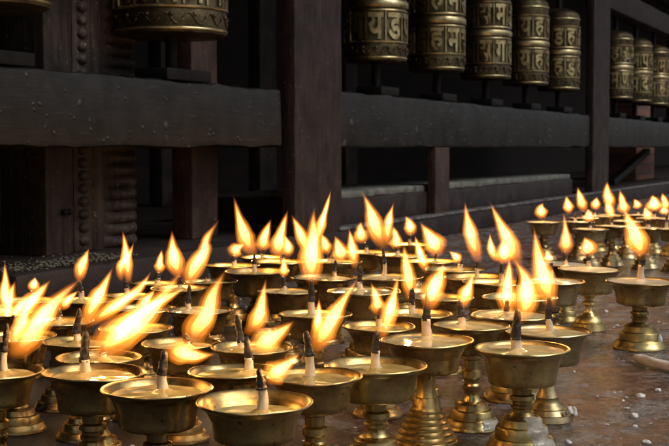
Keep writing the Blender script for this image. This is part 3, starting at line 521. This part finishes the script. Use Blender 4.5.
def wax_skin(lamp_index, a0, a1, zlo, zhi, r, seed):
    """thin film of set wax that hugs the stepped foot"""
    root = made[lamp_index][0]
    foot = [c for c in root.children if c.name.startswith('foot')][0]
    bm = bmesh.new(); bm.from_mesh(foot.data)
    bmesh.ops.delete(bm, geom=[f for f in bm.faces if len(f.verts) == 3], context='FACES')
    bmesh.ops.subdivide_edges(bm, edges=bm.edges, cuts=4, use_grid_fill=True)
    mid, half = R((a0 + a1) / 2), R((a1 - a0) / 2)
    kill = []
    def depth(c):
        a = math.atan2(c.y, c.x); d = abs((a - mid + math.pi) % (2 * math.pi) - math.pi)
        n = noise.noise((c.x * 120 + seed, c.y * 120, c.z * 100)) * 0.5 + noise.noise((c.x * 380 + seed, c.y * 380, c.z * 300)) * 0.25
        return min((half - d) / half, (zhi - c.z) / (zhi - zlo) * 1.5, (c.z - zlo) / 0.004) + n * 0.6
    for f in bm.faces:
        if depth(f.calc_center_median()) < 0.10: kill.append(f)
    bmesh.ops.delete(bm, geom=kill, context='FACES')
    for v in bm.verts:
        d = Vector((v.co.x, v.co.y, 0)).normalized(); k = max(0.0, min(1.0, (depth(v.co) - 0.1) * 2.5))
        v.co += (d * 0.8 + Vector((0, 0, 0.5))) * (0.0001 + 0.0007 * k * (0.7 + 0.5 * noise.noise(v.co * 260)))
    o = from_bm('wax_run', bm, M['wax_film'], root); return o

KEY = {'F': 10, 'H': 17, 'I': 19, 'J': 20, 'M': 46}
wax_skin(KEY['H'], 272, 348, 0.004, 0.031, 0.04, 3)
wax_skin(KEY['J'], 285, 360, 0.001, 0.010, 0.04, 9)
wax_lump(made[KEY['F']][0], 'wax_lump', 0.006, -0.026, 0.008, 0.009, 0.008, 0.011, 2)
wax_lump(made[KEY['I']][0], 'wax_lump', 0.017, -0.017, 0.011, 0.0034, 0.003, 0.005, 5)
wax_lump(made[KEY['I']][0], 'wax_lump', 0.023, -0.010, 0.008, 0.0028, 0.003, 0.006, 6)
wax_lump(made[KEY['M']][0], 'wax_lump', -0.020, -0.016, 0.006, 0.0045, 0.004, 0.004, 8)
wax_lump(made[KEY['M']][0], 'wax_lump', 0.022, -0.014, 0.012, 0.003, 0.003, 0.007, 10)

# ------------------------------------------------------------------ ground and things lying on it
bm = bmesh.new(); bmesh.ops.create_grid(bm, x_segments=2, y_segments=2, size=30)
g = from_bm('stone_floor', bm, M['floor']); tag(g, kind='structure')

CHIPS = [(0.3061, 1.2394, 0.00595, 'largest loose wax chip, right of the flared foot lamp'), (0.2778, 1.1465, 0.00596, 'wax chip in front of the largest one'), (0.2688, 1.105, 0.00309, 'small wax crumb just below a bigger chip'), (0.2845, 1.2197, 0.00244, 'tiny wax chip left of the largest chip'), (0.1976, 1.0444, 0.00418, 'wax chip at the bottom edge, right of the rusty-rimmed lamp'), (0.2636, 1.0444, 0.0046, 'wax chip at the bottom right edge'), (0.4121, 1.8857, 0.00528, 'wax chip left of the lone right lamp stem'), (0.3953, 1.7371, 0.00361, 'wax chip close to the lone right lamp foot'), (0.3321, 1.2703, 0.00457, 'flat wax chip near the right frame edge'), (0.263, 1.2394, 0.00218, 'specklike wax chip beside the flared foot'), (0.4177, 1.7371, 0.00334, 'wax crumb behind the spent wick'), (0.2666, 1.3788, 0.00276, 'wax crumb right of the rusty rim')]
for q, (x, y, w, lab) in enumerate(CHIPS):
    o = wax_lump(None, 'wax_chip', x, y, w * 0.12, w * 0.85, w * 0.68, w * 0.5, q * 3.1 + 1)
    o.rotation_euler = (0, 0, q * 1.3); tag(o, lab, 'wax chip', 'wax chips on the stone floor')
rnd = random.Random(4)
bm = bmesh.new()
for q in range(420):
    u = rnd.random()
    x = rnd.uniform(-0.25, 0.62); y = rnd.uniform(0.72, 2.2)
    s = rnd.uniform(0.0005, 0.0017) * (0.8 + y * 0.35)
    mt = Matrix.LocRotScale(Vector((x, y, s * 0.25)), Matrix.Rotation(rnd.uniform(0, 6.28), 3, 'Z').to_quaternion(), Vector((s * rnd.uniform(0.7, 1.8), s, s * 0.5)))
    r_ = bmesh.ops.create_icosphere(bm, subdivisions=1, radius=1.0, matrix=mt)
    for v in r_['verts']: v.co += noise.noise_vector(v.co * 900) * s * 0.25
o = from_bm('wax_crumbs', bm, M['wax'], smooth=False); tag(o, 'tiny crumbs of white wax strewn over the stone floor', 'wax crumbs', kind='stuff')

# the spent cotton wick lying at the right edge
SW = [(0.3486, 1.4429, 0.006), (0.3547, 1.4157, 0.006), (0.365, 1.3894, 0.006), (0.3897, 1.3579, 0.006)]
bm = bmesh.new()
pts = spline([Vector(p) for p in SW], 18)
tube(bm, pts, [0.0052 * (0.72 + 0.42 * min(1, q / 5)) * (1.0 if q > 0 else 0.5) for q in range(19)], 14, 0.9, 0.35, 3.3)
o = from_bm('spent_wick', bm, M['wax']); tag(o, 'white waxy spent wick lying on the floor at the right frame edge', 'spent wick')

# ------------------------------------------------------------------ shrine: everything in the rail's own frame (x along the rail, y into the shrine)
RX, RY, RA = -0.49, 1.83, math.atan2(0.90568, 0.42397)
FR = Matrix.Translation((RX, RY, 0)) @ Matrix.Rotation(RA, 4, 'Z')
def place(o, x=0, y=0, z=0, rz=0.0):
    o.matrix_world = FR @ Matrix.Translation((x, y, z)) @ Matrix.Rotation(rz, 4, 'Z'); return o

def timber(name, x0, x1, y0, y1, z0, z1, mat, bev=0.006, amp=0.0025, step=0.05, parent=None):
    """bevelled beam with hewn unevenness; its origin sits at its low corner centre"""
    cx, cy = (x0 + x1) / 2, (y0 + y1) / 2
    bm = bmesh.new(); box(bm, x0 - cx, x1 - cx, y0 - cy, y1 - cy, 0, z1 - z0, bev)
    lo, hi = (x0 - cx, x1 - cx) if (x1 - x0) > (z1 - z0) else (0, z1 - z0)
    ax = 0 if (x1 - x0) > (z1 - z0) else 2
    q = lo + step
    while q < hi - step * 0.5:
        co = [0, 0, 0]; no = [0, 0, 0]; co[ax] = q; no[ax] = 1
        bmesh.ops.bisect_plane(bm, geom=bm.verts[:] + bm.edges[:] + bm.faces[:], plane_co=co, plane_no=no)
        q += step
    o = from_bm(name, bm, mat, parent, sharp=35)
    worn(o, amp); 
    if parent is None: place(o, cx, cy, z0)
    else: o.location = (cx, cy, z0)
    return o

P1, P2, P3 = (0.932, 1.171), (3.611, 3.9), (6.30, 6.53)
rails = [(-1.60, P1[0] - 0.03, 'left rail in sight, thick blackened timber spotted with hardened drips'), (P1[1], P2[0], 'middle blackened rail between the two wide posts'), (P2[1], P3[0], 'far rail beyond the narrow-looking second post')]
for a, b, lab in rails:
    tag(timber('shrine_rail', a + 0.001, b - 0.001, 0.0, 0.10, 0.25, 0.3705 + (0.010 if a > 0 else 0.0), M['rail'], 0.013, 0.006, 0.025), lab, 'rail', 'blackened rails of the prayer wheel shrine')
for (a, b), lab in ((P1, 'wide maroon timber post at centre, flames licking before it'), (P2, 'second maroon timber post right of the row of five wheels')):
    tag(timber('timber_post', a, b, -0.012, 0.022, 0.0, 1.45, M['maroon'], 0.007, 0.003), lab, 'post', 'wide timber posts of the shrine')
for a, b, lab in ((P2[1], P3[0], 'slanting upper beam above the far small wheels'),):
    tag(timber('upper_beam', a + 0.001, b - 0.001, 0.0, 0.10, 0.845, 0.945, M['maroon'], 0.008, 0.003), lab, 'beam')
tag(timber('eave_moulding', P2[1] + 0.002, P3[0], -0.06, 0.05, 1.00, 1.05, M['carved'], 0.018, 0.003), 'rounded moulding strip above the far upper beam, top right corner', 'moulding')

# ledges under the rail
o = timber('lower_ledge', 0.02, 20.0, -0.012, 1.2, 0.0, 0.06, M['plinth'], 0.008, 0.003, 0.06); tag(o, 'long sooty stone step running under the rails', 'step')
o = timber('upper_ledge', 1.25, 3.45, 0.03, 0.50, 0.0602, 0.126, M['plinth'], 0.006, 0.003, 0.06); tag(o, 'dark maroon riser block carrying the pale dusty slab', 'step')
s = timber('slab', -1.05, 1.14, -0.10, 0.10, 0, 0.018, M['pale_slab'], 0.005, 0.004, 0.03, parent=o); s.location = (0.0, -0.125, 0.0655)
lo_ = [x for x in bpy.data.objects if x.get('label', '').startswith('long sooty')][0]
s = timber('glint_nosing', 1.15, 5.9, -0.016, 0.02, 0.0, 0.007, M['edge_glint'], 0.002, 0.0012, 0.04, parent=lo_); s.location = ((1.15 + 5.9) / 2 - 10.01, 0.002 - 0.594, 0.0575)  # added pale strip standing in for the glints along the step edge
bpy.context.view_layer.update()

# carved door frame, thin posts, back wall
root = empty('carved_door_frame', (0, 0, 0)); place(root, 0.0, 0.15, 0.0601)
tag(root, 'old carved timber door frame with beads and scalloped pilaster behind left rail', 'door frame')
def S_(x): return x
JAMB = {'plain': (0.297, 0.3759), 'bead': (0.3935, 0.4477), 'scallop': (0.4477, 0.591), 'thinA': (0.7461, 0.8507), 'thinB': (1.8288, 1.9435)}
def child_box(name, x0, x1, y0, y1, z0, z1, mat, parent, bev=0.004):
    bm = bmesh.new(); box(bm, x0, x1, y0, y1, z0, z1, bev); o = from_bm(name, bm, mat, parent, sharp=35); return o
x0, x1 = JAMB['plain']; child_box('plain_board', x0, x1, 0.0, 0.10, 0, 1.3, M['carved'], root)
x0, x1 = JAMB['bead']
bm = bmesh.new(); box(bm, x0, x1, 0.012, 0.10, 0, 1.3, 0.003)
z = 0.02
while z < 1.28:
    bmesh.ops.create_uvsphere(bm, u_segments=12, v_segments=8, radius=0.5, matrix=Matrix.LocRotScale(Vector(((x0 + x1) / 2, 0.012, z)), None, Vector(((x1 - x0) * 0.55, 0.02, 0.020))))
    z += 0.0235
from_bm('beaded_strip', bm, M['pilaster'], root, sharp=40)
x0, x1 = JAMB['scallop']
bm = bmesh.new(); nz = 520
cols = []
xs = [x0 + (x1 - x0) * q / 16 for q in range(17)]
for k in range(nz + 1):
    z = 1.3 * k / nz
    row = []
    for q, x in enumerate(xs):
        u = q / 16
        rid = abs(math.sin(math.pi * z / 0.0225)) ** 0.7
        prof = (0.016 + 0.013 * rid) * (math.sin(math.pi * min(1, max(0, (u - 0.30) / 0.70))) ** 0.5 if u > 0.30 else 0) + (0.014 if 0.06 < u < 0.22 else 0)
        row.append(bm.verts.new((x, 0.02 - prof, z)))
    cols.append(row)
for a, b in zip(cols, cols[1:]):
    for q in range(16): bm.faces.new((a[q], a[q + 1], b[q + 1], b[q]))
ex = bmesh.ops.extrude_face_region(bm, geom=bm.faces[:])
for e in ex['geom']:
    if isinstance(e, bmesh.types.BMVert): e.co.y = 0.10
from_bm('scalloped_pilaster', bm, M['pilaster'], root, sharp=60)
bm = bmesh.new()
for dx in (-0.006, 0.007):
    bmesh.ops.create_uvsphere(bm, u_segments=14, v_segments=10, radius=0.006, matrix=Matrix.Translation((sum(JAMB['plain']) / 2 + 0.012 + dx, -0.006, 0.075)))
from_bm('latch_knob', bm, M['black_iron'], root)

tag(timber('support_post', *JAMB['thinA'], 0.13, 0.18, 0.0601, 1.3, M['red_timber'], 0.005, 0.002), 'reddish square support post behind the left rail, right of the carved frame', 'support post')
tag(timber('support_post', *JAMB['thinB'], 0.004, 0.028, 0.0601, 0.2495, M['red_timber'], 0.003, 0.001, 0.03), 'short reddish support post under the middle rail', 'support post')
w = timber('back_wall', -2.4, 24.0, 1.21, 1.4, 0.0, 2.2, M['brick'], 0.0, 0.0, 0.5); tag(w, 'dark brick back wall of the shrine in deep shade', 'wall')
for q, (x0, x1, lab) in enumerate(((1.9, 2.03, 'dim timber batten on the back wall, first behind the middle bay'), (2.55, 2.68, 'dim timber batten on the back wall, second behind the middle bay'), (3.3, 3.42, 'dim timber batten on the back wall, third behind the middle bay'))):
    tag(timber('wall_batten', x0, x1, 0.95, 1.0, 0.0601, 1.6, M['carved'], 0.006, 0.002), lab, 'batten', 'timber battens of the back wall')
tag(timber('brick_pier', 5.75, 6.28, 0.25, 0.45, 0.0601, 0.84, M['red_brick'], 0.004, 0.002), 'reddish brick pier under the far rail at right', 'pier')
b = timber('timber_brace', -0.45, 0.45, -0.02, 0.02, 0.0, 0.035, M['black_iron'], 0.004, 0.002); b.matrix_world = FR @ Matrix.Translation((5.2, 0.17, 0.13)) @ Matrix.Rotation(R(-10), 4, 'Y'); tag(b, 'dark diagonal brace in front of the brick pier', 'brace')
# unseen roof boards, added above the view to keep the shrine dark
tag(timber('shade_roof', -2.4, 24.0, -0.52, 1.6, 1.46, 1.56, M['roof'], 0.0, 0.0, 1.0), 'unseen timber roof boards added to shade the prayer wheel shrine', 'roof')

w = timber('light_block_wall', -2.4, -2.25, 0.12, 1.208, 0.0, 1.455, M['brick'], 0.0, 0.0, 0.5); tag(w, 'unseen dark brick end wall added to keep light out at left', 'wall')  # added out of view to stop light entering at the left end
# rice thrown on the step at left
bm = bmesh.new(); rnd = random.Random(8)
for q in range(430):
    x = rnd.uniform(0.03, 0.36); y = abs(rnd.gauss(0, 0.05)) + 0.0
    mt = Matrix.LocRotScale(Vector((x, y, 0.0615 + rnd.uniform(0, 0.004))), Matrix.Rotation(rnd.uniform(0, 6.28), 3, 'Z').to_quaternion(), Vector((0.0034, 0.0013, 0.0012)))
    bmesh.ops.create_icosphere(bm, subdivisions=1, radius=1.0, matrix=mt)
o = from_bm('rice_grains', bm, M['grain']); tag(o, 'scattered rice grains on the stone step at left', 'rice', kind='stuff'); place(o)

# ------------------------------------------------------------------ prayer wheels
GL = {}
def glyph(ch):
    """raised letter as vertex and face lists, 1 unit high, depth 0..1 in z"""
    if ch in GL: return GL[ch]
    cu = bpy.data.curves.new('letter', 'FONT'); cu.body = ch; cu.extrude = 0.5; cu.offset = 0.026; cu.resolution_u = 3
    o = bpy.data.objects.new('letter', cu); COL.objects.link(o); bpy.context.view_layer.update()
    me = o.evaluated_get(bpy.context.evaluated_depsgraph_get()).to_mesh()
    bm = bmesh.new(); bm.from_mesh(me)
    bmesh.ops.remove_doubles(bm, verts=bm.verts, dist=0.0005)
    long = [e for e in bm.edges if e.calc_length() > 0.25]
    if long: bmesh.ops.subdivide_edges(bm, edges=long, cuts=2)
    bmesh.ops.triangulate(bm, faces=bm.faces)
    vs = [v.co.copy() for v in bm.verts]; fs = [[v.index for v in f.verts] for f in bm.faces]
    bm.free(); bpy.data.objects.remove(o)
    xa, xb = min(v.x for v in vs), max(v.x for v in vs); ya, yb = min(v.y for v in vs), max(v.y for v in vs)
    vs = [Vector(((v.x - xa) / (xb - xa) - 0.5, (v.y - ya) / (yb - ya), v.z + 0.5)) for v in vs]
    GL[ch] = (vs, fs); return GL[ch]

def letter_band(bm, text, rad, z0, z1, a_mid):
    n = len(text); cell = 2 * math.pi / n
    for k, ch in enumerate(text):
        a = a_mid + (k - n // 2) * cell
        # separator bar
        vs, fs = glyph(ch); new = []
        for v in vs:
            th = a + v.x * cell * 0.76; rr = rad - 0.001 + v.z * 0.0048
            new.append(bm.verts.new((rr * math.cos(th), rr * math.sin(th), z0 + (z1 - z0) * v.y)))
        for f in fs:
            try: bm.faces.new([new[q] for q in f])
            except ValueError: pass
        th = a + cell / 2; dth = 0.0022 / rad
        q = []
        for zz in (z0 - 0.002, z1 + 0.002):
            for rr, t in ((rad - 0.001, th - dth), (rad + 0.0035, th - dth * 0.7), (rad + 0.0035, th + dth * 0.7), (rad - 0.001, th + dth)):
                q.append(bm.verts.new((rr * math.cos(t), rr * math.sin(t), zz)))
        for f in ((0, 1, 2, 3), (7, 6, 5, 4), (0, 4, 5, 1), (1, 5, 6, 2), (2, 6, 7, 3), (3, 7, 4, 0)): bm.faces.new([q[t] for t in f])

def prayer_wheel(x, rad, H, zb, upper, lower, label, group='prayer wheels in a row behind the rails'):
    root = empty('prayer_wheel', (0, 0, 0)); place(root, x, 0.06, 0.3746 + (0.010 if x > 1 else 0.0))
    tag(root, label, 'prayer wheel', group)
    z = zb - root.matrix_world.translation.z                                   # underside of the drum above the rail
    wp = root.matrix_world.translation
    face = math.atan2(-wp.y, -wp.x) - RA              # side turned to the courtyard where the lamps stand
    bm = bmesh.new()
    lathe(bm, [(0, z), (rad * 0.93, z), (rad * 0.985, z + 0.003), (rad, z + 0.008), (rad * 0.995, z + 0.048), (rad * 0.985, z + 0.05), (rad * 0.985, z + 0.128),
               (rad * 0.985, z + 0.255), (rad * 0.99, z + 0.26), (rad * 0.98, z + 0.285), (rad * 0.9, z + 0.297), (rad * 0.72, z + 0.306), (rad * 0.35, z + 0.315), (0, z + 0.317)], 56)
    drum = from_bm('drum', bm, M['wheel_drum'], root, sharp=40)
    bm = bmesh.new()
    for zz, h, p in ((0.0075, 0.004, 0.0015), (0.046, 0.005, 0.003), (0.126, 0.004, 0.002), (0.136, 0.017, 0.0042), (0.160, 0.005, 0.0025), (0.240, 0.005, 0.003), (0.270, 0.005, 0.002)):
        lathe(bm, [(rad * 0.97, z + zz), (rad + p * 0.6, z + zz), (rad + p, z + zz + h * 0.3), (rad + p, z + zz + h * 0.7), (rad + p * 0.5, z + zz + h), (rad * 0.97, z + zz + h)], 56)
    from_bm('ring', bm, M['wheel_ring'], root, sharp=40)
    bm = bmesh.new(); letter_band(bm, lower, rad * 0.985, z + 0.0545, z + 0.122, face)
    from_bm('letter_band', bm, M['wheel_relief'], root, sharp=35)
    bm = bmesh.new(); letter_band(bm, upper, rad * 0.985, z + 0.170, z + 0.236, face)
    from_bm('letter_band', bm, M['wheel_relief'], root, sharp=35)
    # chased floral scroll on the skirt
    bm = bmesh.new()
    for k in range(15):
        a = face + (k - 7) * 2 * math.pi / 15
        pts = []
        for q in range(15):
            u = q / 14; th = a + (u - 0.5) * 2 * math.pi / 15 * 1.05
            rr = rad + 0.0006
            pts.append(Vector((rr * math.cos(th), rr * math.sin(th), z + 0.027 + 0.010 * math.sin(u * 2 * math.pi) )))
        tube(bm, pts, [0.0014] * 15, 6)
        bmesh.ops.create_uvsphere(bm, u_segments=10, v_segments=6, radius=0.0045, matrix=Matrix.Translation((rad * math.cos(a), rad * math.sin(a), z + 0.034)))
    from_bm('scroll_band', bm, M['wheel_drum'], root)
    bm = bmesh.new(); lathe(bm, [(0, -0.003), (0.011, -0.003), (0.011, z + 0.002), (0, z + 0.002)], 16)
    from_bm('axle', bm, M['black_iron'], root, sharp=40)
    bm = bmesh.new(); box(bm, -rad * 0.75, rad * 0.75, -0.042, 0.03, -0.002, 0.020, 0.004)
    from_bm('bearing_block', bm, M['black_iron'], root, sharp=40)
    bm = bmesh.new(); lathe(bm, [(0, z + 0.315), (0.010, z + 0.315), (0.010, 0.47), (0, 0.47)], 14)
    from_bm('pivot', bm, M['black_iron'], root, sharp=40)
    return root

W = [(0.03, 0.105, 'ॐमणपदमहॐमणपदमह', 'मणपदमहॐमणपदमहॐ', 'large prayer wheel cut off at the top left corner'),
     (0.560, 0.105, 'पदमहॐमणपदमहॐमण', 'ॐमणपदमहगमणपदमह', 'large prayer wheel hanging over the left rail'),
     (1.535, 0.080, 'हॐमणगयडपदम', 'मणॐहगयडपदम', 'prayer wheel just right of the wide centre post'),
     (1.985, 0.080, 'मपणदडहमॐणप', 'णपॐमडहमसदप', 'second prayer wheel from the wide centre post'),
     (2.435, 0.080, 'हपदणमसमॐणप', 'ॐपदहमसगहणप', 'middle one of the five prayer wheels between posts'),
     (2.885, 0.080, 'ॐमहदगयहणपम', 'पमॐणगयहदणम', 'fourth prayer wheel from the wide centre post'),
     (3.330, 0.080, 'पणमदमडहॐमण', 'ॐणमपमहडदपम', 'last of the five prayer wheels, domed top seen beside dark gap'),
     (4.32, 0.080, 'मणपदमहॐमणप', 'पदमहॐमणपदम', 'far prayer wheel just right of the second post'),
     (4.77, 0.080, 'दमहॐमणपदमह', 'महॐमणपदमहॐ', 'second far prayer wheel beyond the second post'),
     (5.22, 0.080, 'णपदमहॐमणपद', 'ॐमणपदमहॐमण', 'third far prayer wheel, pale domed cap showing'),
     (5.67, 0.080, 'हॐमणपदमहॐम', 'मणपदमहॐमणप', 'farthest prayer wheel cut by the right frame edge')]
for x, r, up, lo, lab in W: prayer_wheel(x, r, 0.31, 0.467 if x > 1 else 0.455, up, lo, lab)

# ------------------------------------------------------------------ light, sky, camera
SUN_EL, SUN_AZ = 48.0, 112.0          # azimuth clockwise from +Y: behind the camera to the right
sd = bpy.data.lights.new('sun', 'SUN'); sd.energy = 1.4; sd.angle = R(35); sd.color = (1.0, 0.96, 0.90)
so = bpy.data.objects.new('sun', sd); COL.objects.link(so)
az, el = R(SUN_AZ), R(SUN_EL)
to_sun = Vector((math.sin(az) * math.cos(el), math.cos(az) * math.cos(el), math.sin(el)))
so.rotation_euler = (-to_sun).to_track_quat('-Z', 'Y').to_euler(); so.location = to_sun * 20
wd = bpy.data.worlds.new('World'); sc.world = wd; wd.use_nodes = True
nt = wd.node_tree; nt.nodes.clear()
sky = nt.nodes.new('ShaderNodeTexSky'); sky.sky_type = 'NISHITA'; sky.sun_disc = False
sky.sun_elevation = el; sky.sun_rotation = az; sky.air_density = 1.0; sky.dust_density = 4.0
hs = nt.nodes.new('ShaderNodeHueSaturation'); hs.inputs['Saturation'].default_value = 0.18
bg = nt.nodes.new('ShaderNodeBackground'); bg.inputs['Strength'].default_value = 0.09
wo_ = nt.nodes.new('ShaderNodeOutputWorld')
nt.links.new(sky.outputs[0], hs.inputs['Color']); nt.links.new(hs.outputs[0], bg.inputs[0]); nt.links.new(bg.outputs[0], wo_.inputs[0])

cd = bpy.data.cameras.new('camera'); cam = bpy.data.objects.new('camera', cd); COL.objects.link(cam)
cam.location = (0, 0, 0.25); cam.rotation_euler = (R(90) - math.atan(76 / 1250), 0, 0)
cd.sensor_width = 36; cd.lens = 36 * 1250 / 669; cd.clip_start = 0.02; cd.clip_end = 200
cd.dof.use_dof = True; cd.dof.focus_distance = 1.06; cd.dof.aperture_fstop = 32
sc.camera = cam
sc.render.engine = 'CYCLES'
cy = sc.cycles
cy.use_denoising = True
try: cy.denoiser = 'OPENIMAGEDENOISE'
except Exception: pass
cy.max_bounces = 8; cy.glossy_bounces = 5; cy.diffuse_bounces = 4; cy.transparent_max_bounces = 40; cy.volume_bounces = 0
cy.volume_step_rate = 1.0; cy.volume_max_steps = 128
cy.sample_clamp_indirect = 4.0
cy.caustics_reflective = False; cy.caustics_refractive = False
vs = sc.view_settings
vs.view_transform = 'Standard'; vs.look = 'None'; vs.gamma = 1.0; vs.use_curve_mapping = False; vs.exposure = -0.2
